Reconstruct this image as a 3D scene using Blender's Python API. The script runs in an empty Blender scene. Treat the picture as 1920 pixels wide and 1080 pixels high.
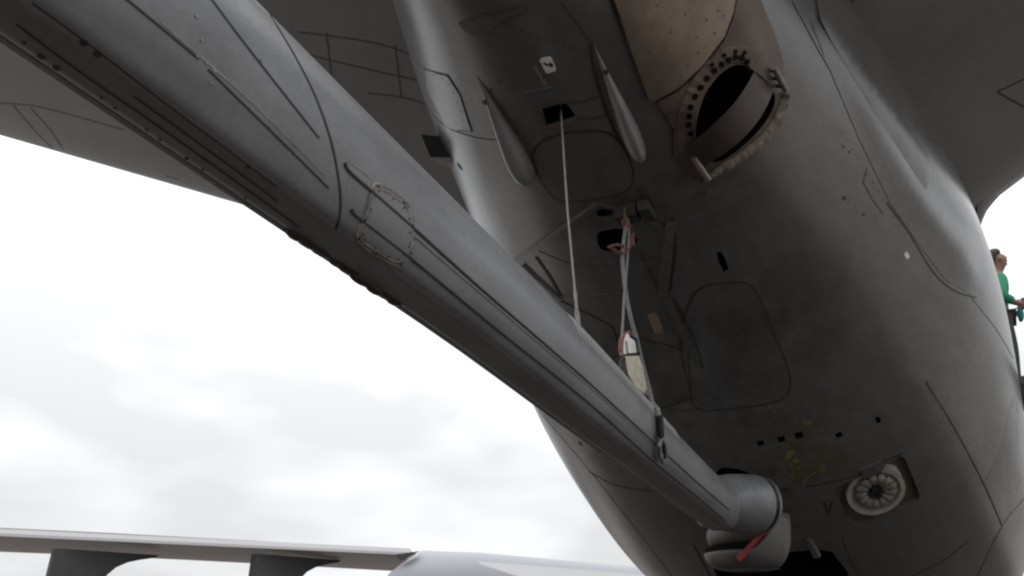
import bpy, bmesh, math, random
import numpy as np
from mathutils import Vector, Matrix
from mathutils.bvhtree import BVHTree
random.seed(7)
S = bpy.context.scene
COL = S.collection
R = math.radians

# ------------------------------------------------------------------ camera
CAM = Vector((1.178, 0.0, 1.55)); F = 1400.0; PITCH = R(25); YAW = R(28)
cd = bpy.data.cameras.new('camera'); cam = bpy.data.objects.new('camera', cd); COL.objects.link(cam)
cam.location = CAM; cam.rotation_euler = (R(90) + PITCH, 0, YAW)
cd.sensor_width = 36; cd.lens = 36 * F / 1920; cd.clip_start = .05; cd.clip_end = 3000
S.camera = cam

# ------------------------------------------------------------------ sky, sun, exposure
W = bpy.data.worlds.new('World'); S.world = W; W.use_nodes = True
nt = W.node_tree; nt.nodes.clear()
def wn(t, **k):
    n = nt.nodes.new(t)
    for a, b in k.items(): setattr(n, a, b)
    return n
SUN_EL, SUN_AZ = R(52), R(115)
sky = wn('ShaderNodeTexSky', sky_type='NISHITA', sun_disc=False)
sky.sun_elevation = SUN_EL; sky.sun_rotation = SUN_AZ
b1 = wn('ShaderNodeBackground'); b1.inputs[1].default_value = .10
nt.links.new(sky.outputs[0], b1.inputs[0])
tc = wn('ShaderNodeTexCoord'); mp = wn('ShaderNodeMapping'); mp.inputs['Scale'].default_value = (1.4, 1.4, 3.4)
mp.inputs['Location'].default_value = (.35, .2, .1)
nz = wn('ShaderNodeTexNoise'); nz.inputs['Scale'].default_value = 1.7; nz.inputs['Detail'].default_value = 3.5; nz.inputs['Roughness'].default_value = .5
nt.links.new(tc.outputs['Generated'], mp.inputs[0]); nt.links.new(mp.outputs[0], nz.inputs['Vector'])
cr = wn('ShaderNodeValToRGB')
cr.color_ramp.elements[0].position = .44; cr.color_ramp.elements[0].color = (.72, .725, .73, 1)
cr.color_ramp.elements[1].position = .64; cr.color_ramp.elements[1].color = (.985, 1.0, 1.03, 1)
nt.links.new(nz.outputs[0], cr.inputs[0])
# overcast luminance rises from horizon to zenith
sx = wn('ShaderNodeSeparateXYZ'); nt.links.new(tc.outputs['Generated'], sx.inputs[0])
cl0 = wn('ShaderNodeMath', operation='MAXIMUM'); cl0.inputs[1].default_value = 0; nt.links.new(sx.outputs[2], cl0.inputs[0])
pw = wn('ShaderNodeMath', operation='POWER'); pw.inputs[1].default_value = 1.7; nt.links.new(cl0.outputs[0], pw.inputs[0])
ma = wn('ShaderNodeMapRange'); ma.inputs[1].default_value = 0; ma.inputs[2].default_value = 1; ma.inputs[3].default_value = .99; ma.inputs[4].default_value = 3.1
nt.links.new(pw.outputs[0], ma.inputs[0])
b2 = wn('ShaderNodeBackground')
nt.links.new(cr.outputs[0], b2.inputs[0]); nt.links.new(ma.outputs[0], b2.inputs[1])
ad = wn('ShaderNodeMixShader'); ad.inputs[0].default_value = .93; out = wn('ShaderNodeOutputWorld')
nt.links.new(b1.outputs[0], ad.inputs[1]); nt.links.new(b2.outputs[0], ad.inputs[2]); nt.links.new(ad.outputs[0], out.inputs[0])
sl = bpy.data.lights.new('sun', 'SUN'); sun = bpy.data.objects.new('sun', sl); COL.objects.link(sun)
sl.energy = .6; sl.angle = R(25); sl.color = (1, .97, .93)
sun.rotation_euler = Vector((math.sin(SUN_AZ) * math.cos(SUN_EL), math.cos(SUN_AZ) * math.cos(SUN_EL), math.sin(SUN_EL))).to_track_quat('Z', 'Y').to_euler()
S.view_settings.view_transform = 'Standard'; S.view_settings.look = 'None'
S.view_settings.gamma = 1; S.view_settings.use_curve_mapping = False
S.view_settings.exposure = 0.12
S.cycles.filter_width = 2.3
S.cycles.max_bounces = 8; S.cycles.diffuse_bounces = 5

# ------------------------------------------------------------------ helpers
FWD = Vector((-math.sin(YAW) * math.cos(PITCH), math.cos(YAW) * math.cos(PITCH), math.sin(PITCH)))
RGT = Vector((math.cos(YAW), math.sin(YAW), 0)); UPV = RGT.cross(FWD)
HF = Vector((-math.sin(YAW), math.cos(YAW), 0))
def ray(x, y): return (FWD + RGT * ((x - 960) / F) + UPV * ((540 - y) / F)).normalized()
def at_x(x, y, X=0.0):                       # where the line of sight crosses the vertical plane at X
    d = ray(x, y); return CAM + d * ((X - CAM.x) / d.x)
def at_d(x, y, D):                           # where it crosses the vertical plane D metres ahead
    d = ray(x, y); return CAM + d * (D / d.dot(HF))
def smooth(pts, n=6, closed=False):          # Catmull-Rom
    P = [Vector(p) for p in pts]; N = len(P); o = []
    for i in range(N if closed else N - 1):
        if closed: a, b, c, d = P[i - 1], P[i], P[(i + 1) % N], P[(i + 2) % N]
        else: a, b, c, d = P[max(i - 1, 0)], P[i], P[i + 1], P[min(i + 2, N - 1)]
        for k in range(n):
            t = k / n
            o.append(.5 * ((2 * b) + (c - a) * t + (2 * a - 5 * b + 4 * c - d) * t * t + (3 * b - a - 3 * c + d) * t ** 3))
    if not closed: o.append(P[-1])
    return o
def link(name, me, mat=None, parent=None, sm=True):
    o = bpy.data.objects.new(name, me); COL.objects.link(o)
    if mat:
        for m in (mat if isinstance(mat, (list, tuple)) else [mat]): me.materials.append(m)
    if sm is True:
        me.polygons.foreach_set('use_smooth', [True] * len(me.polygons))
    elif sm:
        me.polygons.foreach_set('use_smooth', [True] * len(me.polygons)); me.set_sharp_from_angle(angle=R(sm))
    if parent: o.parent = parent
    return o
def obj(name, bm, mat=None, parent=None, sm=35, fix=True):
    if fix: bmesh.ops.recalc_face_normals(bm, faces=bm.faces)
    me = bpy.data.meshes.new(name); bm.to_mesh(me); bm.free()
    return link(name, me, mat, parent, sm)
def empty(name, loc=(0, 0, 0)):
    o = bpy.data.objects.new(name, None); COL.objects.link(o); o.location = loc; o.empty_display_size = .2; return o
def tag(o, label=None, cat=None, group=None, kind=None):
    for k, v in (('label', label), ('category', cat), ('group', group), ('kind', kind)):
        if v: o[k] = v
    return o
def adopt(child, parent):                    # parent without moving (parent has a location only)
    child.parent = parent; child.location = child.location - parent.location if parent.type == 'EMPTY' else child.location
def tube(bm, pts, r, n=8, cap=True, flat=None):
    pts = [Vector(p) for p in pts]; rings = []; prev = None
    for i, p in enumerate(pts):
        t = (pts[min(i + 1, len(pts) - 1)] - pts[max(i - 1, 0)]).normalized()
        if prev is None:
            a = t.cross(Vector((0, 0, 1)));  a = a if a.length > .1 else t.cross(Vector((1, 0, 0)))
        else: a = prev - t * prev.dot(t)
        a.normalize(); prev = a; b = t.cross(a)
        rr = r[i] if isinstance(r, (list, tuple)) else r
        fl = 1 if flat is None else flat
        rings.append([bm.verts.new(p + a * (rr * math.cos(2 * math.pi * k / n)) + b * (rr * fl * math.sin(2 * math.pi * k / n))) for k in range(n)])
    for A, B in zip(rings, rings[1:]):
        for k in range(n): bm.faces.new((A[k], A[(k + 1) % n], B[(k + 1) % n], B[k]))
    if cap: bm.faces.new(rings[0]); bm.faces.new(rings[-1])
    return rings
def loft(bm, rings, cap=True, closed=True):
    V = [[bm.verts.new(p) for p in r] for r in rings]
    for A, B in zip(V, V[1:]):
        n = len(A)
        for k in range(n if closed else n - 1): bm.faces.new((A[k], A[(k + 1) % n], B[(k + 1) % n], B[k]))
    if cap: bm.faces.new(V[0]); bm.faces.new(V[-1])
    return V
def box(bm, c, ax, ay, az):                  # centre and half-axis vectors
    v = [bm.verts.new(Vector(c) + ax * i + ay * j + az * k) for i in (-1, 1) for j in (-1, 1) for k in (-1, 1)]
    for f in ((0, 1, 3, 2), (4, 6, 7, 5), (0, 4, 5, 1), (2, 3, 7, 6), (0, 2, 6, 4), (1, 5, 7, 3)): bm.faces.new([v[i] for i in f])
    return v
def sphere(bm, c, r, u=10, v=7, sc=(1, 1, 1)):
    bmesh.ops.create_uvsphere(bm, u_segments=u, v_segments=v, radius=1, matrix=Matrix.Translation(c) @ Matrix.Diagonal((r * sc[0], r * sc[1], r * sc[2], 1)))

# ------------------------------------------------------------------ materials
def mat(name, col, rough=.5, metal=0, spec=.5, noise=None, bump=None, dark=None, sc=3.0, streak=None):
    m = bpy.data.materials.new(name); m.use_nodes = True; t = m.node_tree; b = t.nodes['Principled BSDF']
    b.inputs['Roughness'].default_value = rough; b.inputs['Metallic'].default_value = metal
    b.inputs['Specular IOR Level'].default_value = spec
    b.inputs['Base Color'].default_value = (*col, 1)
    if noise is not None:
        co = t.nodes.new('ShaderNodeTexCoord')
        n1 = t.nodes.new('ShaderNodeTexNoise'); n1.inputs['Scale'].default_value = sc; n1.inputs['Detail'].default_value = 7; n1.inputs['Roughness'].default_value = .62
        t.links.new(co.outputs['Object'], n1.inputs['Vector'])
        rp = t.nodes.new('ShaderNodeValToRGB'); rp.color_ramp.elements[0].position = .33; rp.color_ramp.elements[1].position = .68
        d = dark or tuple(c * (1 - noise) for c in col)
        rp.color_ramp.elements[0].color = (*d, 1); rp.color_ramp.elements[1].color = (*tuple(min(1, c * (1 + noise * .5)) for c in col), 1)
        t.links.new(n1.outputs[0], rp.inputs[0]); last = rp.outputs[0]
        if streak:
            mpn = t.nodes.new('ShaderNodeMapping'); mpn.inputs['Scale'].default_value = streak
            n2 = t.nodes.new('ShaderNodeTexNoise'); n2.inputs['Scale'].default_value = 2.2; n2.inputs['Detail'].default_value = 6
            t.links.new(co.outputs['Object'], mpn.inputs[0]); t.links.new(mpn.outputs[0], n2.inputs['Vector'])
            r2 = t.nodes.new('ShaderNodeValToRGB'); r2.color_ramp.elements[0].position = .3; r2.color_ramp.elements[1].position = .62
            r2.color_ramp.elements[0].color = (.83, .82, .81, 1); r2.color_ramp.elements[1].color = (1, 1, 1, 1)
            mx = t.nodes.new('ShaderNodeMix'); mx.data_type = 'RGBA'; mx.blend_type = 'MULTIPLY'; mx.inputs[0].default_value = 1
            t.links.new(n2.outputs[0], r2.inputs[0]); t.links.new(last, mx.inputs[6]); t.links.new(r2.outputs[0], mx.inputs[7]); last = mx.outputs[2]
        n4 = t.nodes.new('ShaderNodeTexNoise'); n4.inputs['Scale'].default_value = sc * 22; n4.inputs['Detail'].default_value = 5; n4.inputs['Roughness'].default_value = .75
        t.links.new(co.outputs['Object'], n4.inputs['Vector'])
        r4 = t.nodes.new('ShaderNodeValToRGB'); r4.color_ramp.elements[0].position = .36; r4.color_ramp.elements[1].position = .56
        r4.color_ramp.elements[0].color = (.88, .875, .87, 1); r4.color_ramp.elements[1].color = (1, 1, 1, 1)
        mx4 = t.nodes.new('ShaderNodeMix'); mx4.data_type = 'RGBA'; mx4.blend_type = 'MULTIPLY'; mx4.inputs[0].default_value = 1
        t.links.new(n4.outputs[0], r4.inputs[0]); t.links.new(last, mx4.inputs[6]); t.links.new(r4.outputs[0], mx4.inputs[7]); last = mx4.outputs[2]
        t.links.new(last, b.inputs['Base Color'])
        mr = t.nodes.new('ShaderNodeMapRange'); mr.inputs[3].default_value = rough - .05; mr.inputs[4].default_value = rough + .07
        t.links.new(n1.outputs[0], mr.inputs[0]); t.links.new(mr.outputs[0], b.inputs['Roughness'])
        if bump:
            n3 = t.nodes.new('ShaderNodeTexNoise'); n3.inputs['Scale'].default_value = sc * 2.5; n3.inputs['Detail'].default_value = 4
            t.links.new(co.outputs['Object'], n3.inputs['Vector'])
            bp = t.nodes.new('ShaderNodeBump'); bp.inputs['Strength'].default_value = bump; bp.inputs['Distance'].default_value = .02
            t.links.new(n3.outputs[0], bp.inputs['Height']); t.links.new(bp.outputs[0], b.inputs['Normal'])
    return m
M = {}
M['skin'] = mat('grey_aircraft_paint', (.168, .168, .168), .27, .5, .6, noise=.06, bump=.012, sc=.6, streak=(4, .3, 4))
M['panel'] = mat('grey_panel_paint', (.156, .156, .155), .29, .5, .6, noise=.12, bump=.02, sc=1.2, streak=(5, .8, 5))
M['boom'] = mat('grey_boom_paint', (.200, .205, .213), .38, .1, .5, noise=.20, bump=.05, sc=2.2, streak=(7, .6, 7))
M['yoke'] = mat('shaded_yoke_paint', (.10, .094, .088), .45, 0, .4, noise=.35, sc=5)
M['stab'] = mat('dark_grey_tail_paint', (.185, .183, .177), .5, 0, .4, noise=.2, bump=.05, sc=1.0)
M['seam'] = mat('dark_sealant', (.026, .025, .024), .7)
M['edge'] = mat('worn_metal_edge', (.26, .25, .24), .4, .3, noise=.4, sc=14)
M['cavity'] = mat('dark_cavity', (.008, .0075, .0075), .9, 0, .05)
M['bronze'] = mat('bronze_heat_plate', (.215, .172, .138), .32, .7, noise=.45, bump=.12, sc=2.6)
M['brown'] = mat('brown_stained_panel', (.125, .093, .073), .5, .15, noise=.45, bump=.15, sc=4)
M['sealant'] = mat('tan_sealant', (.24, .20, .165), .6, 0, noise=.5, bump=.5, sc=18)
M['border'] = mat('dirty_sealant', (.25, .22, .19), .6, noise=.6, bump=.4, sc=24)
M['housing'] = mat('cream_housing', (.33, .315, .285), .45, noise=.25, sc=10)
M['strap'] = mat('dark_steel_strap', (.070, .053, .046), .45, .4, noise=.25, sc=5)
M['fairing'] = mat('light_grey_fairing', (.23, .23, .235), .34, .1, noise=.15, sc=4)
M['white'] = mat('white_paint', (.82, .81, .79), .5, noise=.15, sc=20)
M['bolt'] = mat('dark_fastener', (.03, .028, .026), .6)
M['steel'] = mat('worn_steel', (.27, .25, .24), .4, .6, noise=.3, sc=30)
M['cable'] = mat('steel_cable', (.28, .275, .27), .45, .4, noise=.25, sc=60)
M['web'] = mat('grey_webbing', (.22, .22, .225), .8, noise=.25, sc=40)
M['red'] = mat('red_webbing', (.30, .035, .04), .75, noise=.3, sc=30)
M['pink'] = mat('faded_red_webbing', (.21, .085, .075), .8, noise=.3, sc=30)
M['beige'] = mat('beige_canvas', (.46, .42, .34), .8, noise=.25, bump=.3, sc=25)
M['petal'] = mat('tarnished_reflector', (.21, .19, .16), .5, .2, noise=.35, sc=30)
M['yellow'] = mat('yellow_primer_smear', (.17, .135, .035), .7, noise=.6, sc=25)
M['tan'] = mat('tan_label', (.24, .17, .11), .7, noise=.3, sc=20)
M['black'] = mat('black_paint', (.012, .012, .013), .5)
M['ground'] = mat('apron_concrete', (.265, .242, .225), .85, 0, .3, noise=.2, sc=.35)
M['dark_pad'] = mat('dark_pad_tone', (.046, .038, .033), .9, 0, .3, noise=.3, sc=.8)
M['seam_soft'] = mat('faded_sealant', (.05, .048, .045), .6)
M['whiteplane'] = mat('pale_grey_paint', (.27, .28, .30), .45)
M['underwing'] = mat('brown_grey_wing', (.20, .172, .158), .5, noise=.12, sc=.4)
M['pylon'] = mat('shade_dark_pylon', (.024, .024, .026), .5, noise=.2, sc=1)  # near-black base carries the shade beneath the wing

# ------------------------------------------------------------------ ground
bm = bmesh.new(); q = [bm.verts.new(p) for p in ((-1500, -1500, 0), (1500, -1500, 0), (1500, 1500, 0), (-1500, 1500, 0))]; bm.faces.new(q)
tag(obj('apron', bm, M['ground']), kind='structure')
bm = bmesh.new(); q = [bm.verts.new(p) for p in ((-7.5, -18, .004), (5.5, -18, .004), (5.5, 45, .004), (-7.5, 45, .004))]; bm.faces.new(q)  # unseen dark pad, added to cut bounce light on the belly
tag(obj('added_dark_pad', bm, M['dark_pad']), kind='structure')

# ------------------------------------------------------------------ tanker fuselage
AIR = tag(empty('tanker_aircraft', (0, 0, 0)), 'large dark grey tanker aircraft seen from below its tail, filling the right half', 'aircraft')
K = np.array([-.76, 1.52, 3.04, 4.56, 6.08, 7.6, 9.88, 13.68, 20.0])
PA = np.array([0.114, 0.504, 1.116, 1.601, 2.016, 2.14, 2.142, 2.042, 2.042])
PB = np.array([0.331, 0.873, 1.116, 1.401, 1.787, 1.642, 1.097, 1.672, 1.672])
PT = np.array([0.331, 0.873, 1.116, 1.401, 1.787, 1.862, 1.938, 1.976, 1.976])
PZ = np.array([4.425, 4.047, 3.824, 3.403, 2.473, 1.884, 1.473, 1.533, 1.533])
def spv(v, x):
    m = np.gradient(v, K); i = int(np.clip(np.searchsorted(K, x) - 1, 0, len(K) - 2)); h = K[i + 1] - K[i]; t = (x - K[i]) / h
    return float((2*t**3-3*t**2+1)*v[i]+(t**3-2*t**2+t)*h*m[i]+(-2*t**3+3*t**2)*v[i+1]+(t**3-t**2)*h*m[i+1])
bm = bmesh.new(); rings = []
NS, NR = 200, 150
for i in range(NS + 1):
    y = -.76 + 17.2 * i / NS; a, b, bt, z0 = spv(PA, y), spv(PB, y), spv(PT, y), spv(PZ, y); ring_ = []
    for k in range(NR):
        cs = math.cos(2 * math.pi * k / NR); ring_.append(Vector((a * math.sin(2 * math.pi * k / NR), y, z0 + b - (b if cs > 0 else bt) * cs)))
    rings.append(ring_)
loft(bm, rings); bmesh.ops.recalc_face_normals(bm, faces=bm.faces)
FUS = BVHTree.FromBMesh(bm)
me = bpy.data.meshes.new('fuselage'); bm.to_mesh(me); bm.free()
fus = link('fuselage', me, [M['skin'], M['cavity']], AIR)
def hit(x, y, tree=None):
    p, n, _, d = (tree or FUS).ray_cast(CAM, ray(x, y))
    if p is None: return None, None
    if n.dot(ray(x, y)) > 0: n = -n
    return p, n
def px_poly_bm(poly, grid=22):
    bm = bmesh.new(); f = bm.faces.new([bm.verts.new((p[0], p[1], 0)) for p in poly])
    xs = [p[0] for p in poly]; ys = [p[1] for p in poly]
    for lo, hi, no in ((min(xs), max(xs), (1, 0, 0)), (min(ys), max(ys), (0, 1, 0))):
        k = math.floor(lo / grid) + 1
        while k * grid < hi:
            bmesh.ops.bisect_plane(bm, geom=bm.verts[:] + bm.edges[:] + bm.faces[:], plane_co=(k * grid * no[0], k * grid * no[1], 0), plane_no=no); k += 1
    return bm
def seg_dist(p, poly):
    d = 1e9
    for i in range(len(poly)):
        a, b = Vector(poly[i]), Vector(poly[(i + 1) % len(poly)]); ab = b - a
        t = max(0, min(1, (p - a).dot(ab) / max(ab.length_squared, 1e-9))); d = min(d, (p - a - ab * t).length)
    return d
def patch(name, poly, off, mt, parent, tree=None, sm_n=0, grid=22, bulge=0, bw=30, sink=.012, keep_bm=False):
    """a closed plate lying on the skin: outline given by lines of sight, depth by the skin itself"""
    poly = [Vector(p) for p in poly]
    if sm_n: poly = smooth(poly, sm_n, True)
    bm = px_poly_bm(poly, grid); bad = []; low = {}
    for v in bm.verts:
        q = Vector((v.co.x, v.co.y)); p, n = hit(q.x, q.y, tree)
        if p is None: bad.append(v); continue
        o = off
        if bulge:
            t = min(1, seg_dist(q, poly) / bw); o += bulge * t * t * (3 - 2 * t)
        v.co = p + n * o; low[v] = p - n * sink
    if bad: bmesh.ops.delete(bm, geom=bad, context='VERTS')
    be = [e for e in bm.edges if len(e.link_faces) == 1]; mp_ = {}
    for e in be:
        for v in e.verts:
            if v not in mp_: mp_[v] = bm.verts.new(low[v])
    for e in be:
        a, b = e.verts; bm.faces.new((a, b, mp_[b], mp_[a]))
    if keep_bm: return bm
    return obj(name, bm, mt, parent, sm=40)
def ribbon_bm(bm, pts, w, h, tree=None, sm_n=6, closed=False, sink=.004):
    P = smooth(pts, sm_n, closed) if sm_n else [Vector(p) for p in pts]
    H = [(p, n) for p, n in (hit(q.x, q.y, tree) for q in P) if p is not None]
    R_ = []; N = len(H)
    for i, (p, n) in enumerate(H):
        a = H[i - 1][0] if (closed or i > 0) else p; b = H[(i + 1) % N][0] if (closed or i < N - 1) else p
        s = (b - a).cross(n)
        if s.length < 1e-9: continue
        s.normalize(); R_.append([p - s * w / 2 - n * sink, p - s * w * .42 + n * h, p + s * w * .42 + n * h, p + s * w / 2 - n * sink])
    if len(R_) < 2: return
    if closed: R_.append(R_[0])
    loft(bm, R_, cap=not closed)
def seam(pts, w=.010, h=.0025, mt=None, parent=None, tree=None, name='panel_seam', sm_n=6, closed=False):
    bm = bmesh.new(); ribbon_bm(bm, pts, w, h, tree, sm_n, closed)
    return obj(name, bm, mt or M['seam'], parent or AIR, sm=False)
def cutter(bm, poly, depth, tree=None, sm_n=0, taper=.9, up=.12):
    P = smooth(poly, sm_n, True) if sm_n else [Vector(p) for p in poly]
    H = [k for k in (hit(q.x, q.y, tree) for q in P) if k[0] is not None]
    N = sum((n for p, n in H), Vector()).normalized(); c = sum((p for p, n in H), Vector()) / len(H)
    loft(bm, [[p + N * up for p, n in H], [c + (p - c) * taper - N * depth for p, n in H]])
def carve(o, bm, mt):
    bmesh.ops.recalc_face_normals(bm, faces=bm.faces)
    c = bpy.data.objects.new('cut', bpy.data.meshes.new('cut')); bm.to_mesh(c.data); bm.free(); COL.objects.link(c); c.data.materials.append(mt)
    m = o.modifiers.new('cut', 'BOOLEAN'); m.operation = 'DIFFERENCE'; m.solver = 'EXACT'; m.object = c; m.material_mode = 'TRANSFER'
    dg = bpy.context.evaluated_depsgraph_get(); dg.update()
    me = bpy.data.meshes.new_from_object(o.evaluated_get(dg)); o.modifiers.clear(); o.data = me
    idx = [i for i, k in enumerate(me.materials) if k and k.name == mt.name]
    for p in me.polygons:
        if p.material_index in idx: p.use_smooth = False
    bpy.data.objects.remove(c)

# openings in the belly skin
DUCT = [(1302, 262), (1304, 225), (1318, 178), (1345, 140), (1375, 119), (1402, 122), (1440, 150), (1456, 185), (1440, 225), (1400, 270), (1350, 305), (1318, 300)]
SLOT = [(1016, 203), (1061, 191), (1081, 217), (1023, 235)]
EYE = [(1119, 438), (1135, 431), (1168, 428), (1190, 440), (1197, 452), (1185, 466), (1160, 473), (1130, 470), (1120, 458)]
PIVOT = [(1340, 888), (1372, 876), (1410, 888), (1440, 905), (1452, 930), (1456, 975), (1440, 1000), (1390, 1005), (1340, 985)]
WELL = [(1318, 1030), (1400, 1050), (1478, 1034), (1535, 1029), (1562, 1034), (1590, 1070), (1604, 1100), (1500, 1105), (1350, 1095)]
bm = bmesh.new()
for poly, dp, sn in ((DUCT, .32, 4), (SLOT, .22, 0), (EYE, .20, 4), (PIVOT, .35, 4), (WELL, .5, 0),
                     ([(1117, 395), (1130, 391), (1148, 394), (1150, 402), (1135, 406), (1119, 405)], .12, 0),
                     ([(1343, 474), (1351, 470), (1360, 485), (1367, 505), (1358, 511), (1347, 492)], .12, 0),
                     ([(1418, 828), (1431, 825), (1434, 834), (1421, 837)], .1, 0),
                     ([(1456, 820), (1470, 817), (1474, 827), (1460, 830)], .1, 0),
                     ([(1488, 812), (1503, 809), (1508, 820), (1493, 824)], .1, 0),
                     ([(1564, 815), (1576, 808), (1582, 818), (1570, 822)], .1, 0),
                     ([(1640, 784), (1646, 780), (1652, 785), (1651, 793), (1644, 793)], .1, 0),
 ):
    cutter(bm, poly, dp, sm_n=sn)
carve(fus, bm, M['cavity'])
M['recess'] = mat('brown_recess', (.10, .078, .062), .6, noise=.3, sc=6)
bm = bmesh.new(); cutter(bm, [(1561, 914), (1640, 880), (1688, 853), (1698, 858), (1727, 930), (1722, 938), (1650, 972), (1606, 985), (1592, 978)], .035, taper=.97); fus.data.materials.append(M['recess']); carve(fus, bm, M['recess'])

def spn(v, x):
    m = np.gradient(v, K); i = np.clip(np.searchsorted(K, x) - 1, 0, len(K) - 2); h = K[i + 1] - K[i]; t = (x - K[i]) / h
    return (2*t**3-3*t**2+1)*v[i]+(t**3-2*t**2+t)*h*m[i]+(-2*t**3+3*t**2)*v[i+1]+(t**3-t**2)*h*m[i+1]
def true_normals(o):
    me = o.data; n = len(me.vertices); co = np.empty(n * 3); me.vertices.foreach_get('co', co); co = co.reshape(-1, 3)
    def G(x, y, z):
        y = np.clip(y, -.75, 16.4); A, B, T, Z = spn(PA, y), spn(PB, y), spn(PT, y), spn(PZ, y); c = Z + B
        return (x / A) ** 2 + ((z - c) / np.where(z < c, B, T)) ** 2
    x, y, z = co.T; e = 1e-3
    N = np.stack([G(x + e, y, z) - G(x - e, y, z), G(x, y + e, z) - G(x, y - e, z), G(x, y, z + e) - G(x, y, z - e)], 1)
    N /= np.linalg.norm(N, axis=1, keepdims=True) + 1e-12
    L = len(me.loops); lv = np.empty(L, int); me.loops.foreach_get('vertex_index', lv); ln = N[lv]
    for p in me.polygons:
        if p.material_index != 0 or abs(p.center.y - 16.44) < .01: ln[p.loop_start:p.loop_start + p.loop_total] = 0
    me.normals_split_custom_set([tuple(k) for k in ln])
true_normals(fus)

# stains on the belly paint: yellow-brown round the boom root, soot round the duct, oil beneath the hoist
def stain(m, c, rad, col, amt, sc):
    t = m.node_tree; b = t.nodes['Principled BSDF']; src = b.inputs['Base Color'].links[0].from_socket
    co = t.nodes.new('ShaderNodeTexCoord'); dn = t.nodes.new('ShaderNodeVectorMath'); dn.operation = 'DISTANCE'; dn.inputs[1].default_value = c
    t.links.new(co.outputs['Object'], dn.inputs[0])
    mr = t.nodes.new('ShaderNodeMapRange'); mr.inputs[1].default_value = rad; mr.inputs[2].default_value = rad * .15; mr.inputs[3].default_value = 0; mr.inputs[4].default_value = 1; t.links.new(dn.outputs['Value'], mr.inputs[0])
    nz_ = t.nodes.new('ShaderNodeTexNoise'); nz_.inputs['Scale'].default_value = sc; nz_.inputs['Detail'].default_value = 8; nz_.inputs['Roughness'].default_value = .65; t.links.new(co.outputs['Object'], nz_.inputs['Vector'])
    m2 = t.nodes.new('ShaderNodeMapRange'); m2.inputs[1].default_value = .42; m2.inputs[2].default_value = .62; t.links.new(nz_.outputs[0], m2.inputs[0])
    mu = t.nodes.new('ShaderNodeMath'); mu.operation = 'MULTIPLY'; t.links.new(mr.outputs[0], mu.inputs[0]); t.links.new(m2.outputs[0], mu.inputs[1])
    m3 = t.nodes.new('ShaderNodeMath'); m3.operation = 'MULTIPLY'; m3.inputs[1].default_value = amt; t.links.new(mu.outputs[0], m3.inputs[0])
    mx = t.nodes.new('ShaderNodeMix'); mx.data_type = 'RGBA'; mx.inputs[7].default_value = (*col, 1); t.links.new(m3.outputs[0], mx.inputs[0]); t.links.new(src, mx.inputs[6]); t.links.new(mx.outputs[2], b.inputs['Base Color'])
for (x, y), rad, col, amt, sc_ in (((1490, 860), .75, (.115, .085, .025), .8, 4.5), ((1330, 335), .55, (.10, .065, .045), .8, 5), ((1300, 720), 1.0, (.055, .050, .047), .7, 2.6), ((1130, 460), .6, (.07, .05, .04), .6, 5), ((1440, 620), .7, (.05, .045, .042), .6, 3)):
    p, n = hit(x, y); stain(M['skin'], p, rad, col, amt, sc_)
    stain(M['panel'], p, rad, col, amt, sc_)

# ------------------------------------------------------------------ tail surfaces
def stab(side, le, inc, dih):
    bm = bmesh.new(); rings = []
    def section(p, chord, th, root=False):
        o = []
        for k in range(24):
            a = 2 * math.pi * k / 24; c = .5 - .5 * math.cos(a)
            t = th * chord * 5 * (.2969 * math.sqrt(max(c, 0)) - .126 * c - .3516 * c * c + .2843 * c ** 3 - .1015 * c ** 4)
            y = p.y - chord * c; x = side * .72 * spv(PA, max(y, -1)) if root else p.x
            o.append(Vector((x, y, p.z + (t if a < math.pi else -t) + inc * c * chord + (abs(x) - abs(p.x)) * dih)))
        return o
    for i, (p, ch) in enumerate(le): rings.append(section(p, ch, .085))
    loft(bm, rings); return obj('tail_plane', bm, M['stab'], AIR, sm=60)
Vx = Vector
pr = [at_x(1836, 427, 2.02), at_x(1842, 405, 2.05), at_x(1858, 379, 2.14), at_x(1880, 355, 2.27), at_x(1920, 326, 2.52)]
r5 = pr[-1]; dR = Vx((1, -.75, .28))
rI = r5 - dR * 1.75
stR = stab(1, [(rI, 5.4), (r5 - dR * .45, 4.35), (r5, 4.1), (r5 + dR * 1.5, 3.4), (r5 + dR * 5.5, 1.7)], .13, .26)
bm = bmesh.new(); rings = []                 # glove where the leading edge sweeps forward into the body
pn = dR.cross(Vx((0, -1, .13)))
def on_plane(x, y): d = ray(x, y); return CAM + d * ((r5 - CAM).dot(pn) / d.dot(pn))
gl = [on_plane(*k) for k in ((1834, 431), (1839, 412), (1848, 392), (1860, 377), (1880, 357), (1920, 326))]
gl = [gl[0] + (gl[0] - gl[1]) * 1.5] + gl + [r5 + dR * .5]
for i, p in enumerate(gl):
    le_y = r5.y - .75 * (p.x - r5.x); c0 = max(.3, p.y - le_y + .55); q_ = (1, 1, 1, .95, .9, .7, .5, .2)[i]; o = []
    for k in range(24):
        a_ = 2 * math.pi * k / 24; c = .5 - .5 * math.cos(a_); t = q_ * .10 * math.sqrt(max(0, c * (1 - c * .55))) * 2
        o.append(Vx((p.x, p.y - c0 * c, p.z + (t if a_ < math.pi else -t * .95) + .13 * c * c0)))
    rings.append(o)
loft(bm, rings); obj('root_fillet', bm, M['stab'], AIR, sm=60)
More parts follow.
